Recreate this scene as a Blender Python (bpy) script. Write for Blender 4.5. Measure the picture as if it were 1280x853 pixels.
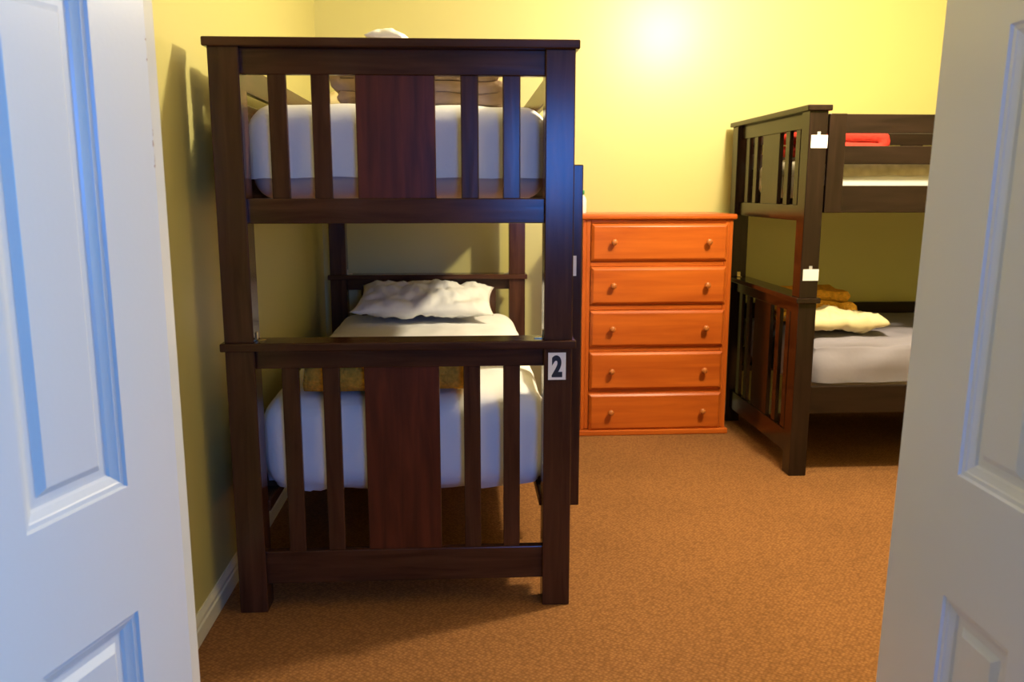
import bpy, bmesh, math, random
from mathutils import Vector, Matrix, noise
for o in list(bpy.data.objects): bpy.data.objects.remove(o)
S = bpy.context.scene
C = S.collection
R = math.radians

# ------------------------------------------------------------------ camera
cam_d = bpy.data.cameras.new('camera'); cam = bpy.data.objects.new('camera', cam_d); C.objects.link(cam)
cam_d.sensor_width = 36.0; cam_d.lens = 1059.9 / 1280 * 36
cam.location = (0, 0, 1.2939)
cam.rotation_euler = (math.pi/2 - 0.1776, 0, -0.0639)
cam_d.clip_start = 0.02
cam_d.dof.use_dof = True; cam_d.dof.focus_distance = 2.6; cam_d.dof.aperture_fstop = 6.0
S.camera = cam

# ------------------------------------------------------------------ light
def light(name, kind, loc, energy, color, rot=(0, 0, 0), **kw):
    d = bpy.data.lights.new(name, kind); d.energy = energy; d.color = color
    for k, v in kw.items(): setattr(d, k, v)
    o = bpy.data.objects.new(name, d); C.objects.link(o); o.location = loc; o.rotation_euler = rot
    return o
light('ceiling_bulb', 'POINT', (1.52, 2.92, 2.41), 212, (1.0, 0.86, 0.60), shadow_soft_size=0.06)
light('hall_daylight', 'AREA', (0.70, -1.68, 1.52), 42, (0.07, 0.27, 1.0), (R(90), 0, 0), shape='RECTANGLE', size=0.64, size_y=0.70)
light('hall_side_daylight', 'AREA', (2.68, -0.45, 1.45), 72, (0.10, 0.50, 1.0), (R(90), 0, R(90)), shape='RECTANGLE', size=1.1, size_y=1.5)
w = bpy.data.worlds.new('sky'); S.world = w; w.use_nodes = True
w.node_tree.nodes['Background'].inputs[0].default_value = (0.16, 0.45, 1.0, 1); w.node_tree.nodes['Background'].inputs[1].default_value = 0.3
S.view_settings.view_transform = 'Standard'; S.view_settings.look = 'None'
S.view_settings.exposure = 0.0; S.view_settings.gamma = 1.0; S.view_settings.use_curve_mapping = False

# ------------------------------------------------------------------ materials
def nodes(name):
    m = bpy.data.materials.new(name); m.use_nodes = True
    nt = m.node_tree; b = nt.nodes['Principled BSDF']
    return m, nt, b
def plain(name, col, rough=0.5, spec=0.5, metal=0.0, var=0.0, scale=8.0, bump=0.0, bscale=40.0, stretch=(1, 1, 1), coat=0.0, sheen=0.0):
    m, nt, b = nodes(name)
    b.inputs['Roughness'].default_value = rough; b.inputs['Metallic'].default_value = metal
    b.inputs['Specular IOR Level'].default_value = spec
    b.inputs['Base Color'].default_value = (*col, 1)
    if coat: b.inputs['Coat Weight'].default_value = coat; b.inputs['Coat Roughness'].default_value = 0.33
    if sheen: b.inputs['Sheen Weight'].default_value = sheen
    tc = nt.nodes.new('ShaderNodeTexCoord'); mp = nt.nodes.new('ShaderNodeMapping'); mp.inputs['Scale'].default_value = stretch
    nt.links.new(tc.outputs['Object'], mp.inputs['Vector'])
    if var:
        n = nt.nodes.new('ShaderNodeTexNoise'); n.inputs['Scale'].default_value = scale; n.inputs['Detail'].default_value = 6
        nt.links.new(mp.outputs[0], n.inputs['Vector'])
        r = nt.nodes.new('ShaderNodeValToRGB')
        r.color_ramp.elements[0].position = 0.3; r.color_ramp.elements[1].position = 0.7
        r.color_ramp.elements[0].color = (*[max(0, c*(1-var)) for c in col], 1)
        r.color_ramp.elements[1].color = (*[min(1, c*(1+var)) for c in col], 1)
        nt.links.new(n.outputs['Fac'], r.inputs[0]); nt.links.new(r.outputs[0], b.inputs['Base Color'])
    if bump:
        n2 = nt.nodes.new('ShaderNodeTexNoise'); n2.inputs['Scale'].default_value = bscale; n2.inputs['Detail'].default_value = 4
        nt.links.new(mp.outputs[0], n2.inputs['Vector'])
        bp = nt.nodes.new('ShaderNodeBump'); bp.inputs['Strength'].default_value = bump; bp.inputs['Distance'].default_value = 0.01
        nt.links.new(n2.outputs['Fac'], bp.inputs['Height']); nt.links.new(bp.outputs[0], b.inputs['Normal'])
    return m
def wood(name, dark, lite, axis, rough=0.3, spec=0.27, scale=9.0, bump=0.06, coat=0.0):
    m, nt, b = nodes(name)
    tc = nt.nodes.new('ShaderNodeTexCoord'); mp = nt.nodes.new('ShaderNodeMapping')
    s = [4.0, 4.0, 4.0]; s['xyz'.index(axis)] = 0.35
    mp.inputs['Scale'].default_value = s
    nt.links.new(tc.outputs['Object'], mp.inputs['Vector'])
    n = nt.nodes.new('ShaderNodeTexNoise'); n.inputs['Scale'].default_value = scale; n.inputs['Detail'].default_value = 8; n.inputs['Distortion'].default_value = 0.6
    nt.links.new(mp.outputs[0], n.inputs['Vector'])
    r = nt.nodes.new('ShaderNodeValToRGB'); r.color_ramp.elements[0].position = 0.32; r.color_ramp.elements[1].position = 0.68
    r.color_ramp.elements[0].color = (*dark, 1); r.color_ramp.elements[1].color = (*lite, 1)
    nt.links.new(n.outputs['Fac'], r.inputs[0]); nt.links.new(r.outputs[0], b.inputs['Base Color'])
    bp = nt.nodes.new('ShaderNodeBump'); bp.inputs['Strength'].default_value = bump; bp.inputs['Distance'].default_value = 0.004
    nt.links.new(n.outputs['Fac'], bp.inputs['Height']); nt.links.new(bp.outputs[0], b.inputs['Normal'])
    b.inputs['Roughness'].default_value = rough; b.inputs['Specular IOR Level'].default_value = spec
    if coat: b.inputs['Coat Weight'].default_value = coat; b.inputs['Coat Roughness'].default_value = 0.2
    return m
def carpet_mat():
    m, nt, b = nodes('carpet')
    tc = nt.nodes.new('ShaderNodeTexCoord'); mp = nt.nodes.new('ShaderNodeMapping'); mp.inputs['Rotation'].default_value = (0, 0, R(38))
    nt.links.new(tc.outputs['Object'], mp.inputs['Vector'])
    v = nt.nodes.new('ShaderNodeTexVoronoi'); v.inputs['Scale'].default_value = 95; v.inputs['Randomness'].default_value = 0.55
    n = nt.nodes.new('ShaderNodeTexNoise'); n.inputs['Scale'].default_value = 260; n.inputs['Detail'].default_value = 3
    n2 = nt.nodes.new('ShaderNodeTexNoise'); n2.inputs['Scale'].default_value = 2.2; n2.inputs['Detail'].default_value = 4
    for t in (v, n, n2): nt.links.new(mp.outputs[0], t.inputs['Vector'])
    r = nt.nodes.new('ShaderNodeValToRGB')
    r.color_ramp.elements[0].position = 0.1; r.color_ramp.elements[1].position = 0.75
    r.color_ramp.elements[0].color = (0.35, 0.158, 0.053, 1); r.color_ramp.elements[1].color = (0.20, 0.085, 0.028, 1)
    nt.links.new(v.outputs['Distance'], r.inputs[0])
    mx = nt.nodes.new('ShaderNodeMix'); mx.data_type = 'RGBA'; mx.blend_type = 'MULTIPLY'; mx.inputs[0].default_value = 0.35
    r2 = nt.nodes.new('ShaderNodeValToRGB'); r2.color_ramp.elements[0].position = 0.3; r2.color_ramp.elements[1].position = 0.7
    r2.color_ramp.elements[0].color = (0.6, 0.6, 0.6, 1); r2.color_ramp.elements[1].color = (1.0, 1.0, 1.0, 1)
    nt.links.new(n2.outputs['Fac'], r2.inputs[0])
    nt.links.new(r.outputs[0], mx.inputs[6]); nt.links.new(r2.outputs[0], mx.inputs[7]); nt.links.new(mx.outputs[2], b.inputs['Base Color'])
    ad = nt.nodes.new('ShaderNodeMath'); ad.operation = 'SUBTRACT'
    nt.links.new(n.outputs['Fac'], ad.inputs[0]); nt.links.new(v.outputs['Distance'], ad.inputs[1])
    bp = nt.nodes.new('ShaderNodeBump'); bp.inputs['Strength'].default_value = 0.6; bp.inputs['Distance'].default_value = 0.004
    nt.links.new(ad.outputs[0], bp.inputs['Height']); nt.links.new(bp.outputs[0], b.inputs['Normal'])
    b.inputs['Roughness'].default_value = 0.95; b.inputs['Specular IOR Level'].default_value = 0.1
    return m
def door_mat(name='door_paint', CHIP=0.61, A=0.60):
    # glossy white paint, with small chips showing old brown paint along the meeting edge
    m, nt, b = nodes(name)
    b.inputs['Roughness'].default_value = 0.28
    tc = nt.nodes.new('ShaderNodeTexCoord')
    n = nt.nodes.new('ShaderNodeTexNoise'); n.inputs['Scale'].default_value = 45; n.inputs['Detail'].default_value = 3
    nt.links.new(tc.outputs['Object'], n.inputs['Vector'])
    sx = nt.nodes.new('ShaderNodeSeparateXYZ'); nt.links.new(tc.outputs['Object'], sx.inputs[0])
    # distance from the arris (leaf runs along +Y from the hinge; arris at y = 0.704)
    a = nt.nodes.new('ShaderNodeMath'); a.operation = 'SUBTRACT'; a.inputs[1].default_value = 0.6765; nt.links.new(sx.outputs['Y'], a.inputs[0])
    ab = nt.nodes.new('ShaderNodeMath'); ab.operation = 'ABSOLUTE'; nt.links.new(a.outputs[0], ab.inputs[0])
    lt = nt.nodes.new('ShaderNodeMath'); lt.operation = 'LESS_THAN'; lt.inputs[1].default_value = 0.0022; nt.links.new(ab.outputs[0], lt.inputs[0])
    hi = nt.nodes.new('ShaderNodeMath'); hi.operation = 'GREATER_THAN'; hi.inputs[1].default_value = CHIP; nt.links.new(n.outputs['Fac'], hi.inputs[0])
    zz = nt.nodes.new('ShaderNodeMath'); zz.operation = 'GREATER_THAN'; zz.inputs[1].default_value = 1.25; nt.links.new(sx.outputs['Z'], zz.inputs[0])
    m1 = nt.nodes.new('ShaderNodeMath'); m1.operation = 'MULTIPLY'; nt.links.new(lt.outputs[0], m1.inputs[0]); nt.links.new(hi.outputs[0], m1.inputs[1])
    m2 = nt.nodes.new('ShaderNodeMath'); m2.operation = 'MULTIPLY'; nt.links.new(m1.outputs[0], m2.inputs[0]); nt.links.new(zz.outputs[0], m2.inputs[1])
    mx = nt.nodes.new('ShaderNodeMix'); mx.data_type = 'RGBA'
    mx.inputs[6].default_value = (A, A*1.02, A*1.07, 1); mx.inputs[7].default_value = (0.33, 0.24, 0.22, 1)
    nt.links.new(m2.outputs[0], mx.inputs[0]); nt.links.new(mx.outputs[2], b.inputs['Base Color'])
    n3 = nt.nodes.new('ShaderNodeTexNoise'); n3.inputs['Scale'].default_value = 130; nt.links.new(tc.outputs['Object'], n3.inputs['Vector'])
    bp = nt.nodes.new('ShaderNodeBump'); bp.inputs['Strength'].default_value = 0.018; bp.inputs['Distance'].default_value = 0.01
    nt.links.new(n3.outputs['Fac'], bp.inputs['Height']); nt.links.new(bp.outputs[0], b.inputs['Normal'])
    return m
def quilt_mat():
    m, nt, b = nodes('quilted_ticking')
    tc = nt.nodes.new('ShaderNodeTexCoord'); v = nt.nodes.new('ShaderNodeTexVoronoi'); v.inputs['Scale'].default_value = 28
    nt.links.new(tc.outputs['Object'], v.inputs['Vector'])
    r = nt.nodes.new('ShaderNodeValToRGB'); r.color_ramp.elements[0].color = (0.62, 0.56, 0.42, 1); r.color_ramp.elements[1].color = (0.40, 0.34, 0.24, 1)
    nt.links.new(v.outputs['Distance'], r.inputs[0]); nt.links.new(r.outputs[0], b.inputs['Base Color'])
    bp = nt.nodes.new('ShaderNodeBump'); bp.inputs['Strength'].default_value = 0.5; bp.invert = True; nt.links.new(v.outputs['Distance'], bp.inputs['Height'])
    nt.links.new(bp.outputs[0], b.inputs['Normal']); b.inputs['Roughness'].default_value = 0.9
    return m
WALLC = (0.58, 0.525, 0.17)
M = dict(
    wall=plain('yellow_gloss_wall_paint', WALLC, rough=0.55, spec=0.9, bump=0.04, bscale=6, coat=0.6),
    hall=plain('hall_wall_paint', (0.28, 0.27, 0.25), rough=0.6),
    ceil=plain('ceiling_paint', (0.74, 0.70, 0.60), rough=0.8),
    trim=plain('cream_gloss_trim', (0.72, 0.69, 0.52), rough=0.3, bump=0.03),
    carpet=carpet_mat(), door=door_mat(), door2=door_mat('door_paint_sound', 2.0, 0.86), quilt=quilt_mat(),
    bv=wood('dark_wood_upright', (0.040, 0.0150, 0.0080), (0.080, 0.031, 0.0165), 'z', rough=0.19),
    bx=wood('dark_wood_across', (0.040, 0.0150, 0.0080), (0.080, 0.031, 0.0165), 'x', rough=0.19),
    by=wood('dark_wood_along', (0.040, 0.0150, 0.0080), (0.080, 0.031, 0.0165), 'y', rough=0.22),
    bp=wood('dark_wood_panel', (0.050, 0.0125, 0.006), (0.110, 0.026, 0.011), 'z', rough=0.30),
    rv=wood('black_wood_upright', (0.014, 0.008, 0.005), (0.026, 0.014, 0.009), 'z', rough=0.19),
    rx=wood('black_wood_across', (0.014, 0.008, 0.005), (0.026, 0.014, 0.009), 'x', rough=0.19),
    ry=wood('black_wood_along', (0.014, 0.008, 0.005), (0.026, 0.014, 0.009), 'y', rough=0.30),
    px=wood('pine_across', (0.40, 0.075, 0.008), (0.56, 0.125, 0.014), 'x', rough=0.3, scale=5, bump=0.03),
    pz=wood('pine_upright', (0.40, 0.075, 0.008), (0.56, 0.125, 0.014), 'z', rough=0.3, scale=5, bump=0.03),
    pd=plain('pine_dark_core', (0.10, 0.02, 0.005), rough=0.6),
    knob=plain('pine_knob', (0.46, 0.14, 0.03), rough=0.25),
    sheet=plain('white_sheet', (0.88, 0.88, 0.88), rough=0.85, spec=0.2, bump=0.25, bscale=14),
    pillow=plain('white_pillow_cotton', (0.82, 0.82, 0.80), rough=0.85, spec=0.2, bump=0.25, bscale=16),
    tick=plain('pink_beige_ticking', (0.62, 0.47, 0.40), rough=0.9, spec=0.2),
    whitetick=plain('white_ticking', (0.80, 0.79, 0.76), rough=0.9, spec=0.2),
    grey=plain('grey_mauve_sheet', (0.25, 0.23, 0.27), rough=0.85, spec=0.2, bump=0.3, bscale=10),
    cream=plain('cream_pillowcase', (0.72, 0.62, 0.36), rough=0.9, spec=0.15, bump=0.2, bscale=20),
    taupe=plain('taupe_blanket', (0.44, 0.31, 0.21), rough=0.95, spec=0.1, bump=0.4, bscale=60),
    beige=plain('beige_blanket', (0.72, 0.57, 0.42), rough=0.95, spec=0.1, bump=0.4, bscale=60),
    fur=plain('golden_brown_plush', (0.84, 0.40, 0.045), rough=0.95, spec=0.1, var=0.22, scale=60, bump=1.0, bscale=120, sheen=0.0),
    red=plain('red_fleece', (0.62, 0.045, 0.03), rough=0.95, spec=0.1, bump=0.4, bscale=70),
    paper=plain('white_paper', (0.85, 0.85, 0.85), rough=0.7),
    tape=plain('grey_tape', (0.45, 0.45, 0.45), rough=0.3),
    ink=plain('black_ink', (0.01, 0.012, 0.015), rough=0.5),
    metal=plain('brass_zinc', (0.62, 0.50, 0.28), rough=0.28, metal=1.0),
    bottle=plain('white_plastic', (0.8, 0.8, 0.76), rough=0.35),
    cap=plain('green_plastic', (0.05, 0.35, 0.12), rough=0.35),
)
# ------------------------------------------------------------------ helpers
def link(name, bm, m, parent=None, smooth=False):
    me = bpy.data.meshes.new(name); bm.normal_update(); bm.to_mesh(me); bm.free()
    me.materials.append(M[m] if isinstance(m, str) else m)
    if smooth:
        for p in me.polygons: p.use_smooth = True
    o = bpy.data.objects.new(name, me); C.objects.link(o)
    if parent is not None: o.parent = parent
    return o
def bx(bm, x0, x1, y0, y1, z0, z1, bev=0.003, seg=2):
    t = bmesh.new()
    bmesh.ops.create_cube(t, size=1)
    for v in t.verts: v.co = Vector(((x0+x1)/2+v.co.x*(x1-x0), (y0+y1)/2+v.co.y*(y1-y0), (z0+z1)/2+v.co.z*(z1-z0)))
    if bev: bmesh.ops.bevel(t, geom=list(t.edges), offset=bev, segments=seg, profile=0.5, affect='EDGES')
    me = bpy.data.meshes.new('tmp'); t.to_mesh(me); t.free(); bm.from_mesh(me); bpy.data.meshes.remove(me)
    return bm
def box(*a, **k): return bx(bmesh.new(), *a, **k)
def lathe(prof, n=24, mat=None):
    bm = bmesh.new(); rings = []
    for r, z in prof: rings.append([bm.verts.new((r*math.cos(2*math.pi*i/n), r*math.sin(2*math.pi*i/n), z)) for i in range(n)])
    for a, b in zip(rings, rings[1:]):
        for i in range(n): bm.faces.new((a[i], a[(i+1) % n], b[(i+1) % n], b[i]))
    bm.faces.new(list(reversed(rings[0]))); bm.faces.new(rings[-1])
    if mat is not None: bmesh.ops.transform(bm, matrix=mat, verts=bm.verts)
    return bm
def tag(o, label, cat, group=None):
    o['label'] = label; o['category'] = cat
    if group: o['group'] = group
    return o
def empty(name, loc, rz=0):
    o = bpy.data.objects.new(name, None); C.objects.link(o); o.location = loc; o.rotation_euler = (0, 0, rz); o.empty_display_size = 0.1
    return o
def struct(name, bm, m):
    o = link(name, bm, m); o['kind'] = 'structure'; return o
def fbm(p, s, seed=0):
    q = Vector(p)*s + Vector((seed*7.3, seed*3.1, seed*5.7)); return noise.noise(q) + 0.5*noise.noise(q*2.1)
def soft(x0, x1, y0, y1, z0, z1, r=0.05, res=0.03, amp=0.004, sc=6.0, seed=0, off=0.0, hem=None, hemamp=0.0, aniso=(1, 1, 1)):
    """rounded cushion-like box; hem(x, y) cuts everything below that height away"""
    bm = bmesh.new()
    bmesh.ops.create_cube(bm, size=2)
    lo = Vector((x0, y0, z0)); hi = Vector((x1, y1, z1)); rr = min(r, (x1-x0)/2.02, (y1-y0)/2.02, (z1-z0)/2.02)
    bm.clear()
    def lin(a, b):
        n = max(2, int((b-a-2*rr)/res)); e = 5
        L = [a + rr*(1-math.cos(i/e*math.pi/2)) for i in range(e)]
        L += [a+rr+(b-a-2*rr)*i/n for i in range(n+1)]
        L += [b - rr*(1-math.cos(i/e*math.pi/2)) for i in range(e-1, -1, -1)]
        return L
    X, Y, Z = lin(x0, x1), lin(y0, y1), lin(z0, z1)
    def grid(A, B, f, flip):
        vs = [[bm.verts.new(f(a, b)) for b in B] for a in A]
        for i in range(len(A)-1):
            for j in range(len(B)-1):
                q = [vs[i][j], vs[i+1][j], vs[i+1][j+1], vs[i][j+1]]
                bm.faces.new(q if not flip else q[::-1])
    grid(X, Y, lambda a, b: (a, b, z1), False); grid(X, Y, lambda a, b: (a, b, z0), True)
    grid(X, Z, lambda a, b: (a, y0, b), False); grid(X, Z, lambda a, b: (a, y1, b), True)
    grid(Y, Z, lambda a, b: (x1, a, b), False); grid(Y, Z, lambda a, b: (x0, a, b), True)
    bmesh.ops.remove_doubles(bm, verts=bm.verts, dist=1e-5)
    for v in bm.verts:
        p = v.co.copy(); q = Vector([min(max(p[i], lo[i]+rr), hi[i]-rr) for i in range(3)])
        d = p-q
        if d.length > 1e-9: d = d.normalized()
        n = d if d.length > 0 else Vector((0, 0, 1))
        pa = Vector((p.x*aniso[0], p.y*aniso[1], p.z*aniso[2]))
        v.co = q + d*rr + n*(off + amp*fbm(pa, sc, seed))
    if hem:
        kill = [v for v in bm.verts if v.co.z < hem(v.co.x, v.co.y)]
        bmesh.ops.delete(bm, geom=kill, context='VERTS')
        for v in bm.verts:
            if v.is_boundary: v.co.z = hem(v.co.x, v.co.y) + hemamp*fbm(v.co, 9, seed+4)
    return bm
def pillow_bm(w, d, h, seed=0, amp=0.012, sc=7.0, full=0.55):
    bm = bmesh.new(); NU, NV = 44, 32; rows = {}
    for side in (1, -1):
        for i in range(NU+1):
            for j in range(NV+1):
                u, v = -1+2*i/NU, -1+2*j/NV
                edge = i in (0, NU) or j in (0, NV)
                if edge and side == -1: rows[(side, i, j)] = rows[(1, i, j)]; continue
                t = max(0, (1-abs(u)**2.6))**full*max(0, (1-abs(v)**2.6))**full
                px = u*w/2*(1-0.07*(1-v*v)*abs(u)**3); py = v*d/2*(1-0.07*(1-u*u)*abs(v)**3)
                z = side*h/2*t*(1.0 if side > 0 else 0.75)
                z += amp*t*fbm((px, py, side*0.3), sc, seed) + 0.6*amp*fbm((px*0.6+py*1.4, px*2.0, 0.2), sc*1.6, seed+1)*(t**0.4)
                z += 0.010*noise.noise(Vector((px*5, py*5, seed)))
                rows[(side, i, j)] = bm.verts.new((px, py, z))
        for i in range(NU):
            for j in range(NV):
                q = [rows[(side, i, j)], rows[(side, i+1, j)], rows[(side, i+1, j+1)], rows[(side, i, j+1)]]
                bm.faces.new(q if side > 0 else q[::-1])
    return bm
def folded_bm(length, width, thick, layers, seed=0, amp=0.006, sc=9.0, taper=0.0):
    """one thick cloth folded back and forth: serpentine strip in x-z, width in y; base at z=0, folds at both x ends"""
    bm = bmesh.new(); rad = thick/2*1.02; path = []
    for k in range(layers):
        z = thick/2 + k*thick*1.04; L = length/2*(1-taper*k)
        xs = [-L + 2*L*i/16 for i in range(17)]
        if k % 2: xs = xs[::-1]
        path += [(x, z) for x in xs]
        if k < layers-1:
            s = 1 if k % 2 == 0 else -1; zc = z+thick*0.52
            for i in range(1, 6):
                a = -math.pi/2 + math.pi*i/6; path.append((s*(L + thick*0.55*math.cos(a)), zc+thick*0.52*math.sin(a)))
    n = len(path); prof = []
    nor = []
    for i in range(n):
        a = Vector(path[max(0, i-1)]); b = Vector(path[min(n-1, i+1)]); t = (b-a).normalized(); nor.append(Vector((-t.y, t.x)))
    h = thick*0.48
    left = [Vector(p)+q*h for p, q in zip(path, nor)]; right = [Vector(p)-q*h for p, q in zip(path, nor)]
    e = (Vector(path[-1])-Vector(path[-2])).normalized()*h*0.8; s0 = (Vector(path[0])-Vector(path[1])).normalized()*h*0.8
    loop = left + [Vector(path[-1])+e] + right[::-1] + [Vector(path[0])+s0]
    NY = max(8, int(width/0.025)); rings = []
    for j in range(NY+1):
        y = -width/2 + width*j/NY; ed = 1 - 0.25*max(0, (abs(y)-width/2+thick*0.5)/(thick*0.5))**2
        ring = []
        for p in loop:
            q = Vector((p.x*(0.985+0.015*ed), y, p.y))
            q += Vector((amp*fbm(q, sc, seed), amp*fbm(q, sc, seed+2), amp*fbm(q, sc, seed+5)*min(1, p.y/thick)))
            q.z = max(q.z, 0.001); ring.append(bm.verts.new(q))
        rings.append(ring)
    m = len(loop)
    for a, b in zip(rings, rings[1:]):
        for i in range(m): bm.faces.new((a[i], b[i], b[(i+1) % m], a[(i+1) % m]))
    L_ = len(left)
    for ring, fl in ((rings[0], False), (rings[-1], True)):
        idx_l = list(range(L_)); idx_r = [m-2-i for i in range(L_)]
        for i in range(L_-1):
            q = [ring[idx_l[i]], ring[idx_l[i+1]], ring[idx_r[i+1]], ring[idx_r[i]]]
            bm.faces.new(q if fl else q[::-1])
        for tri in ([ring[L_-1], ring[L_], ring[L_+1]], [ring[m-2], ring[m-1], ring[0]]): bm.faces.new(tri if fl else tri[::-1])
    bmesh.ops.recalc_face_normals(bm, faces=bm.faces)
    return bm

# ------------------------------------------------------------------ room shell
WX, BY, FY, RX, H = -0.763, 4.715, 0.69, 3.70, 2.75
struct('floor', box(-2.2, RX+0.15, -1.75, BY+0.15, -0.1, 0.0, bev=0), 'carpet')
struct('ceiling', box(-2.2, RX+0.15, -1.75, BY+0.15, H, H+0.1, bev=0), 'ceil')
def skew(o):   # the left wall is not quite square to the room
    o.data.transform(Matrix.Translation((WX, 2.55, 0)) @ Matrix.Rotation(-0.0139, 4, 'Z') @ Matrix.Translation((-WX, -2.55, 0)))
skew(struct('wall_left', box(WX-0.12, WX, FY-0.12, BY+0.12, 0, H, bev=0), 'wall'))
struct('wall_back', box(WX-0.12, RX+0.12, BY, BY+0.12, 0, H, bev=0), 'wall')
struct('wall_right', box(RX, RX+0.12, FY-0.12, BY, 0, H, bev=0), 'wall')
bm = bmesh.new()
bx(bm, -2.2, -0.735, FY-0.12, FY-0.005, 0, H, bev=0); bx(bm, 0.84, RX, FY-0.12, FY-0.005, 0, H, bev=0); bx(bm, -0.735, 0.84, FY-0.12, FY-0.005, 2.10, H, bev=0)
struct('wall_front', bm, 'wall')
struct('wall_hall_left', box(-2.2, -2.1, -1.75, FY-0.12, 0, H, bev=0), 'hall')
struct('wall_hall_right', bx(bx(bx(bx(bmesh.new(), 2.72, 2.82, -1.75, -1.05, 0, H, bev=0), 2.72, 2.82, 0.15, FY-0.12, 0, H, bev=0), 2.72, 2.82, -1.05, 0.15, 0, 0.65, bev=0), 2.72, 2.82, -1.05, 0.15, 2.25, H, bev=0), 'hall')
bm = bmesh.new()   # hall wall behind the camera, with the opening that lets the daylight in
bx(bm, -2.2, 0.34, -1.75, -1.65, 0, H, bev=0); bx(bm, 1.14, RX, -1.75, -1.65, 0, H, bev=0)
bx(bm, 0.34, 1.14, -1.75, -1.65, 0, 1.00, bev=0); bx(bm, 0.34, 1.14, -1.75, -1.65, 2.10, H, bev=0)
struct('wall_hall_back', bm, 'hall')
bm = bmesh.new()
for a in ((-0.735, -0.715, FY-0.12, FY, 0, 2.10), (0.82, 0.84, FY-0.12, FY, 0, 2.10), (-0.735, 0.84, FY-0.12, FY, 2.08, 2.10)): bx(bm, *a)
struct('trim_1', bm, 'trim')
def skirting(name, along, a0, a1, at, sgn):
    bm = bmesh.new(); prof = [(0, 0), (0.016, 0), (0.016, 0.048), (0.012, 0.053), (0.012, 0.064), (0.007, 0.074), (0.004, 0.081), (0, 0.081)]
    ends = []
    for t in (a0, a1):
        ends.append([bm.verts.new(((at+sgn*d, t, z) if along == 'y' else (t, at+sgn*d, z))) for d, z in prof])
    n = len(prof)
    for i in range(n): bm.faces.new((ends[0][i], ends[1][i], ends[1][(i+1) % n], ends[0][(i+1) % n]))
    bm.faces.new(ends[0]); bm.faces.new(ends[1][::-1]); bmesh.ops.recalc_face_normals(bm, faces=bm.faces)
    return struct(name, bm, 'trim')
skew(skirting('baseboard_left', 'y', FY, BY-0.004, WX, 1))
skirting('baseboard_back', 'x', WX+0.047, RX-0.017, BY, -1)
skirting('baseboard_right', 'y', FY, BY, RX, -1)

# ------------------------------------------------------------------ panelled door leaves
def rect_loops(bm, to, u0, u1, v0, v1, prof):
    prev = None
    for ins, dep in prof:
        ring = [bm.verts.new(to(u, v, dep)) for u, v in ((u0+ins, v0+ins), (u1-ins, v0+ins), (u1-ins, v1-ins), (u0+ins, v1-ins))]
        if prev:
            for i in range(4): bm.faces.new((prev[i], prev[(i+1) % 4], ring[(i+1) % 4], ring[i]))
        prev = ring
    bm.faces.new(prev)
def door(name, hinge, ang, sgn, width, cols, rows, zt=2.06, th=0.040, cham=0.045, reb=0.0155, m='door'):
    """leaf runs along local +Y from the hinge; the panelled face looks to local +X (sgn=1) or -X (sgn=-1)"""
    us = [0.0]; 
    for a, b in cols: us += [a, b]
    us += [width-cham]
    vs = [0.008]
    for a, b in rows: vs += [a, b]
    vs += [zt]
    to = lambda u, v, d: Vector((sgn*d, u, v))
    bm = bmesh.new(); cells = []
    for i in range(len(us)-1):
        for j in range(len(vs)-1):
            if i % 2 == 1 and j % 2 == 1: cells.append((us[i], us[i+1], vs[j], vs[j+1])); continue
            bm.faces.new([bm.verts.new(to(u, v, 0)) for u, v in ((us[i], vs[j]), (us[i+1], vs[j]), (us[i+1], vs[j+1]), (us[i], vs[j+1]))])
    bmesh.ops.remove_doubles(bm, verts=bm.verts, dist=1e-5)
    # rounded meeting edge, back and ends
    pr = [(width-cham, 0), (width-0.003, -reb), (width, -reb-0.003), (width, -th), (0, -th), (0, 0)]   # planed splay along the meeting edge
    lo = [bm.verts.new(to(u, vs[0], d)) for u, d in pr]; hi = [bm.verts.new(to(u, zt, d)) for u, d in pr]
    for i in range(len(pr)-1): bm.faces.new((lo[i], lo[i+1], hi[i+1], hi[i]))
    bm.faces.new(lo); bm.faces.new(hi[::-1])
    bmesh.ops.remove_doubles(bm, verts=bm.verts, dist=1e-5)
    bmesh.ops.recalc_face_normals(bm, faces=bm.faces)
    d = struct(name, bm, m); d.location = (*hinge, 0); d.rotation_euler = (0, 0, -R(ang))
    for u0, u1, v0, v1 in cells:
        p = bmesh.new()
        rect_loops(p, to, u0, u1, v0, v1, [(0, 0), (0.003, -0.004), (0.009, -0.005), (0.011, -0.007), (0.021, -0.012), (0.024, -0.0155), (0.028, -0.016), (0.036, -0.016), (0.046, -0.0085), (0.047, -0.008)])
        if sgn < 0: bmesh.ops.reverse_faces(p, faces=p.faces)
        link('panel', p, m, d)
    return d
rows = [(0.12, 0.655), (0.855, 1.525), (1.66, 1.94)]
th = R(18); P0 = Vector((-0.447, 1.40)); WD = 0.721
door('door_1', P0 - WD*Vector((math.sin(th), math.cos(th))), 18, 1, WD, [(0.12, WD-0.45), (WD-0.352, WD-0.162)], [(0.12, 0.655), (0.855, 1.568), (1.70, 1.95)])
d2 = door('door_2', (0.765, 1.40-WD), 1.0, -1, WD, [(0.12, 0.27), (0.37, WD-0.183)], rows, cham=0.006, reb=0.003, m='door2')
d2.rotation_euler[1] = R(1.15); d2.location.x -= 0.018   # the leaf hangs a little out of plumb

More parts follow.
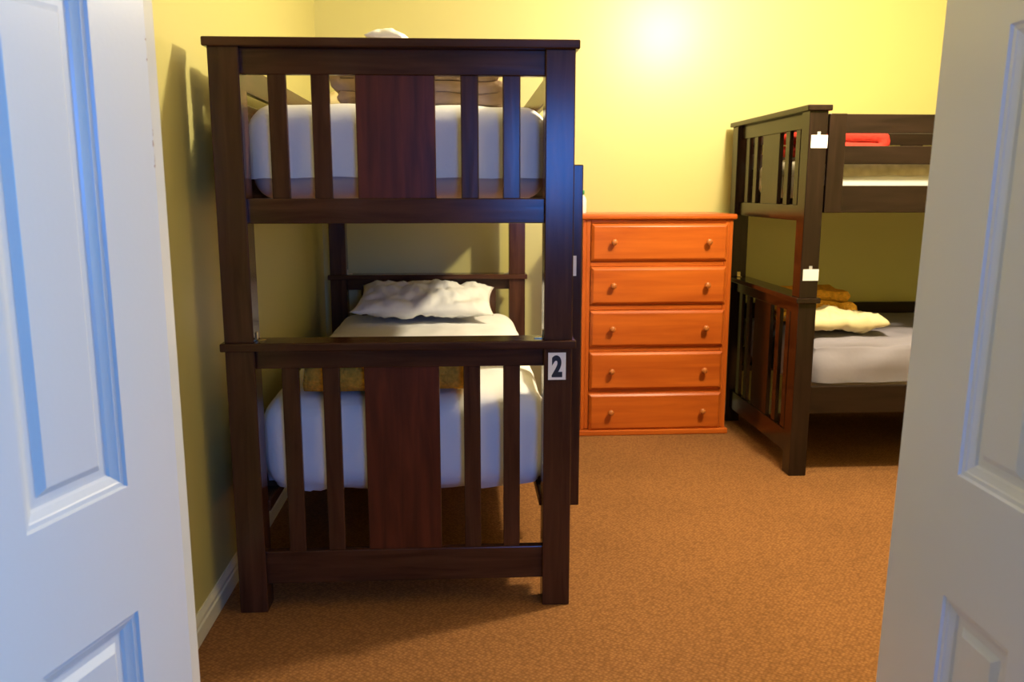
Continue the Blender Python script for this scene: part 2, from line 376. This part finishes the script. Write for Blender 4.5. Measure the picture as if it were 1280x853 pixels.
# ------------------------------------------------------------------ bunk beds
def bunk(name, label, loc, rz, s, m, ladder=True, digit=False):
    bed = empty(name, loc, rz); tag(bed, label, 'bunk bed')
    W_, L_ = 1.022, 2.07; V, X, Y, P = m
    cx = W_/2
    def end(y0, flip):
        yy = lambda a, b: (y0+a, y0+b) if not flip else (y0-b, y0-a)
        f = 'footboard' if not flip else 'headboard'
        fb = link(f, bx(bmesh.new(), 0.08, W_-0.08, *yy(0.022, 0.050), 1.61*s, 1.6805*s), X, bed)
        for x0 in (0, W_-0.085):
            link('post', box(x0, x0+0.085, *yy(0, 0.08), 0.849*s, 1.681*s), V, bed)
            link('post', box(x0, x0+0.085, *yy(0, 0.08), 0, 0.8255*s), V, bed)
        for z in (0.8250, 1.680): link('cap_board', box(-0.011, W_+0.011, *yy(-0.014, 0.094), z*s, (z+0.025)*s, bev=0.004), X, bed)
        for z0, z1 in ((1.195, 1.267), (0.768, 0.8255), (0.085, 0.190)): link('rail', box(0.083, W_-0.083, *yy(0.020, 0.050), z0*s, z1*s), X, fb)
        for z0, z1 in ((1.265, 1.612), (0.188, 0.770)):
            for dx in (-0.331, -0.2105, 0.2105, 0.331): link('slat', box(cx+dx-0.0255, cx+dx+0.0255, *yy(0.026, 0.044), z0*s, z1*s), V, fb)
            link('centre_panel', box(cx-0.1125, cx+0.1125, *yy(0.026, 0.046), z0*s, z1*s), P, fb)
    end(0, False); end(L_, True)
    for side in (0, 1):
        f = (lambda a, b: (a, b)) if side == 0 else (lambda a, b: (W_-b, W_-a))
        link('side_rail', box(*f(0.012, 0.037), 0.079, L_-0.079, 0.300*s, 0.430*s), Y, bed)
        link('ledger', box(*f(0.037, 0.090), 0.079, L_-0.079, 0.300*s, 0.335*s), Y, bed)
        link('side_rail', box(*f(0.018, 0.040), 0.083, L_-0.083, 1.235*s, 1.355*s), Y, bed)
        ga, gz, gw = (0.122, 1.548, 0.095) if (side == 0 and ladder) else (0.086, 1.530, 0.075)
        g = link('guard_rail', box(*f(0.018, 0.040), ga, L_-0.086, 1.585*s, 1.668*s), Y, bed)
        link('guard_board', box(*f(0.018, 0.040), ga, L_-0.086, 1.450*s, gz*s), Y, g)
        for y0 in (ga, L_-0.086-gw): link('guard_stile', box(*f(-0.004, 0.018), y0, y0+gw, 1.235*s, 1.668*s), V, g)
        if side == 0 and not ladder: link('wall_side_board', box(*f(0.012, 0.037), 0.079, L_-0.079, 0.600*s, 0.690*s), Y, bed)
        if side == 0: link('spacer_block', box(*f(0.018, 0.040), 0.93, 1.05, (gz-0.001)*s, 1.586*s), V, g)
        # corner brackets where the upper posts stand on the middle cap
        for y0 in (0.03, L_-0.05):
            bk = bmesh.new(); x0 = f(0.085, 0.085)[0]; sg = 1 if side == 0 else -1; z0 = 0.850*s
            xa = sorted((x0, x0+sg*0.003)); xb = sorted((x0, x0+sg*0.026))
            bx(bk, *xa, y0, y0+0.018, z0, z0+0.026, bev=0.0008); bx(bk, *xb, y0, y0+0.018, z0, z0+0.003, bev=0.0008)
            link('corner_bracket', bk, 'metal', bed)
    for z in (0.315, 1.238):
        b = bmesh.new()
        for k in range(12):
            y0 = 0.215+k*0.148; bx(b, 0.040 if z > 1 else 0.038, W_-(0.040 if z > 1 else 0.038), y0, y0+0.10, z*s+(0.018 if z < 1 else 0), z*s+0.018+(0.018 if z < 1 else 0), bev=0.002)
        link('slat_base', b, X, bed)
    if ladder:
        ld = link('ladder', box(1.024, 1.064, 0.115, 0.185, 0.285*s, 1.366*s), V, bed)
        link('stile', box(1.024, 1.064, 0.505, 0.575, 0.285*s, 1.366*s), V, ld)
        for z in (0.50, 0.78, 1.06, 1.30): link('rung', box(1.030, 1.058, 0.183, 0.507, z*s, (z+0.045)*s), Y, ld)
        pt = link('paper_strip', box(1.034, 1.046, 0.1125, 0.1145, 1.030, 1.092, bev=0), 'paper', ld)
        pt['label'] = 'torn strip of white paper on the ladder'
    return bed
BL = (-0.683, 2.4835, 0); ANG = -0.0082
bedL = bunk('bunk_bed', 'dark brown bunk bed standing end-on in front, number 2 card on its post', BL, ANG, 1.0, ('bv', 'bx', 'by', 'bp'))
# number card on the right front lower post
cd = link('number_card', box(0.950, 1.003, -0.002, 0.0002, 0.729, 0.812, bev=0), 'paper', bedL); cd['label'] = 'white card with a black number 2'
cu = bpy.data.curves.new('digit', 'FONT'); cu.body = '2'; cu.size = 1.0; cu.align_x = 'CENTER'; cu.offset = 0.05; cu.extrude = 0.001
to_ = bpy.data.objects.new('digit_tmp', cu); C.objects.link(to_)
dg = bpy.context.evaluated_depsgraph_get(); me = bpy.data.meshes.new_from_object(to_.evaluated_get(dg)); bpy.data.objects.remove(to_)
xs = [v.co.x for v in me.vertices]; ys = [v.co.y for v in me.vertices]
for v in me.vertices:
    u = (v.co.x-min(xs))/(max(xs)-min(xs)); q = (v.co.y-min(ys))/(max(ys)-min(ys))
    v.co = Vector((0.9605+0.032*u, -0.0024 - (0.0003 if v.co.z > 0 else -0.0002), 0.737+0.067*q))
me.materials.clear(); me.materials.append(M['ink'])
dgo = bpy.data.objects.new('digit', me); C.objects.link(dgo); dgo.parent = cd

BR = (1.499, 4.642, 0)
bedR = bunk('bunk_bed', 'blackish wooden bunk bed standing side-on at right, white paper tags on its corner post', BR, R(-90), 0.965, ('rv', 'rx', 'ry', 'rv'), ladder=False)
for z0, z1 in ((1.466, 1.520), (0.897, 0.947)):
    t = link('paper_tag', box(1.0222, 1.0235, 0.010, 0.082 if z0 > 1 else 0.080, z0, z1, bev=0), 'paper', bedR)
    t['label'] = 'white paper tag'
    link('tape', box(1.0222, 1.0232, 0.036, 0.050, z1-0.002, z1+0.014, bev=0), 'tape', t)

# ------------------------------------------------------------------ bedding (local bed coordinates, placed by the bed's own matrix)
def at_bed(o, loc, rz, off=(0, 0, 0), extra=(0, 0, 0)):
    mt = Matrix.Translation(loc) @ Matrix.Rotation(rz, 4, 'Z') @ Matrix.Translation(off)
    o.location = mt.to_translation(); o.rotation_euler = (extra[0], extra[1], rz+extra[2])
def mattress(loc, rz, z0, z1, body, cover, covername, label, cat, hem, seed, hemamp=0.006, amp=0.004, sc=6, aniso=(1, 1, 1)):
    a = (0.070, 0.952, 0.108, 1.960)
    o = link('mattress', soft(*a, z0+0.004, z1-0.002, r=0.070, amp=0.0, seed=seed), body, smooth=True); at_bed(o, loc, rz); tag(o, label, cat)
    c = link(covername, soft(*a, z0, z1, r=0.075, off=0.003+amp*1.2, amp=amp, sc=sc, seed=seed, hem=hem, hemamp=hemamp, aniso=aniso), cover, o, smooth=True)
    return o
mattress(BL, ANG, 1.258, 1.530, 'tick', 'sheet', 'fitted_sheet', 'white sheeted mattress on the upper bunk of the front brown bed', 'mattress', lambda x, y: 1.325, 1, amp=0.007, sc=5, aniso=(1.3, 0.8, 0.6))
mattress(BL, ANG, 0.352, 0.640, 'tick', 'sheet', 'bed_sheet', 'white sheeted mattress on the lower bunk of the front brown bed', 'mattress',
         lambda x, y: 0.366-0.040*math.sin(max(0, min(1, (x-0.07)/0.88))*math.pi) if y < 0.2 else 0.40, 2, hemamp=0.004, amp=0.008, sc=8, aniso=(1.3, 0.7, 0.6))
mattress(BR, R(-90), 1.244, 1.43, 'whitetick', 'quilt', 'quilted_cover', 'quilted beige and white mattress on the upper bunk of the right bed', 'mattress', lambda x, y: 1.35, 3)
mattress(BR, R(-90), 0.346, 0.592, 'tick', 'grey', 'rumpled_sheet', 'mattress with rumpled grey sheet on the lower bunk of the right bed', 'mattress', lambda x, y: 0.425 if (x < 0.12 or x > 0.90) else 0.40, 4, amp=0.019, sc=8, aniso=(1.7, 0.6, 1.5), hemamp=0.002)

pl = link('pillow', pillow_bm(0.69, 0.46, 0.14, seed=3, amp=0.026, sc=9), 'pillow', smooth=True); at_bed(pl, BL, ANG, (0.505, 1.765, 0.748), (R(10), R(1), R(-2)))
tag(pl, 'crumpled white pillow at the headboard of the lower bunk', 'pillow')
fu = link('plush_blanket', folded_bm(0.25, 0.50, 0.058, 2, seed=6, amp=0.014, sc=8), 'fur', smooth=True); at_bed(fu, BL, ANG, (0.452, 0.275, 0.667), (0, 0, R(-88)))
tag(fu, 'golden brown plush blanket folded on the lower bunk behind the centre panel', 'blanket')
t1 = link('folded_blanket', folded_bm(0.48, 0.36, 0.036, 3, seed=8, amp=0.009, sc=8), 'taupe', smooth=True); at_bed(t1, BL, ANG, (0.562, 0.42, 1.551), (0, 0, R(2)))
tag(t1, 'folded taupe blanket lying flat on the upper bunk, bottom of the stack', 'blanket', None)
t2 = link('folded_blanket', folded_bm(0.42, 0.34, 0.030, 2, seed=11, amp=0.008, sc=9), 'beige', smooth=True); at_bed(t2, BL, ANG, (0.60, 0.43, 1.672), (0, 0, R(-4)))
tag(t2, 'folded pale beige blanket on top of the taupe one on the upper bunk', 'blanket', None)
p2 = link('pillow', pillow_bm(0.34, 0.30, 0.11, seed=21, amp=0.014), 'cream', smooth=True); at_bed(p2, BL, ANG, (0.33, 0.86, 1.605), (R(4), 0, R(8)))
tag(p2, 'small cream pillow left of the blanket stack on the upper bunk', 'pillow')
p3 = link('pillow', pillow_bm(0.125, 0.18, 0.062, seed=15, amp=0.014), 'pillow', smooth=True); at_bed(p3, BL, ANG, (0.470, 0.44, 1.774), (R(0), R(3), R(-12)))
tag(p3, 'small white pillow topping the blanket stack above the front cap board', 'pillow')

rd = link('folded_blanket', folded_bm(0.29, 0.40, 0.057, 2, seed=5, amp=0.006, sc=9), 'red', smooth=True); at_bed(rd, (1.80, 4.10, 1.450), R(1))
tag(rd, 'bright red blanket folded on the upper bunk of the right bed', 'blanket', None)
p4 = link('pillow', pillow_bm(0.42, 0.24, 0.105, seed=9, amp=0.022, sc=10, full=0.36), 'cream', smooth=True); at_bed(p4, (1.795, 3.885, 0.678), R(3), (0, 0, 0), (R(3), 0, 0))
tag(p4, 'pale yellow pillow on the rumpled grey lower bunk of the right bed', 'pillow')

bb = link('folded_blanket', folded_bm(0.34, 0.26, 0.05, 3, seed=31, amp=0.010, sc=9), 'fur', smooth=True); at_bed(bb, (1.79, 4.25, 0.636), R(-4))
tag(bb, 'brown blanket folded behind the yellow pillow on the right lower bunk', 'blanket', None)

# ------------------------------------------------------------------ chest of drawers
ch = empty('chest_of_drawers', (0.640, 4.33, 0)); tag(ch, 'orange stained pine chest of five drawers against the back wall', 'chest of drawers')
CW, CD, CH = 0.782, 0.362, 1.14
b = bmesh.new(); bx(b, 0, 0.020, 0.0, CD, 0.03, CH); bx(b, CW-0.020, CW, 0.0, CD, 0.03, CH); bx(b, 0.02, CW-0.02, CD-0.012, CD, 0.03, CH)
link('carcass', b, 'pz', ch)
for u in (0.0195, CW-0.042): link('face_stile', box(u, u+0.0225, 0, 0.022, 0.035, CH), 'pz', ch)
zs = [(0.927, 1.119), (0.702, 0.898), (0.478, 0.671), (0.248, 0.450), (0.028, 0.227)]
for z in [0.9125, 0.6865, 0.4645, 0.2375]: link('drawer_divider', box(0.042, CW-0.042, 0.001, 0.022, z-0.014, z+0.014), 'px', ch)
link('top_rail', box(0.042, CW-0.042, 0.001, 0.022, 1.122, CH), 'px', ch)
link('top_board', box(-0.012, CW+0.016, -0.020, CD+0.005, CH, CH+0.027, bev=0.009, seg=3), 'px', ch)
b = box(-0.010, CW+0.012, -0.022, CD, 0.0, 0.030, bev=0.006); link('plinth', b, 'px', ch)
for z0, z1 in zs:
    d = bmesh.new(); u0, u1 = 0.043, 0.752
    rect_loops(d, lambda u, v, dd: Vector((u, -dd, v)), u0, u1, z0, z1, [(0, -0.02), (0, 0.006), (0.004, 0.010), (0.012, 0.0165), (0.016, 0.018), (0.017, 0.018)])
    bmesh.ops.recalc_face_normals(d, faces=d.faces)
    dr = link('drawer', d, 'px', ch)
    for x in (0.157, 0.648):
        link('knob', lathe([(0.006, -0.002), (0.006, 0.010), (0.010, 0.014), (0.0150, 0.020), (0.0165, 0.026), (0.0150, 0.032), (0.009, 0.036), (0.002, 0.037)], 20,
             Matrix.Translation((x, -0.018, (z0+z1)/2+0.004)) @ Matrix.Rotation(R(90), 4, 'X')), 'knob', dr, smooth=True)
bo = empty('bottle', (0.652, 4.46, 1.1672)); tag(bo, 'small white bottle with green cap on the chest of drawers', 'bottle')
link('body', lathe([(0.022, 0), (0.024, 0.004), (0.024, 0.07), (0.018, 0.085), (0.011, 0.092), (0.011, 0.098)], 24), 'bottle', bo, smooth=True)
link('cap', lathe([(0.013, 0.0975), (0.013, 0.118), (0.011, 0.120)], 24), 'cap', bo, smooth=True)
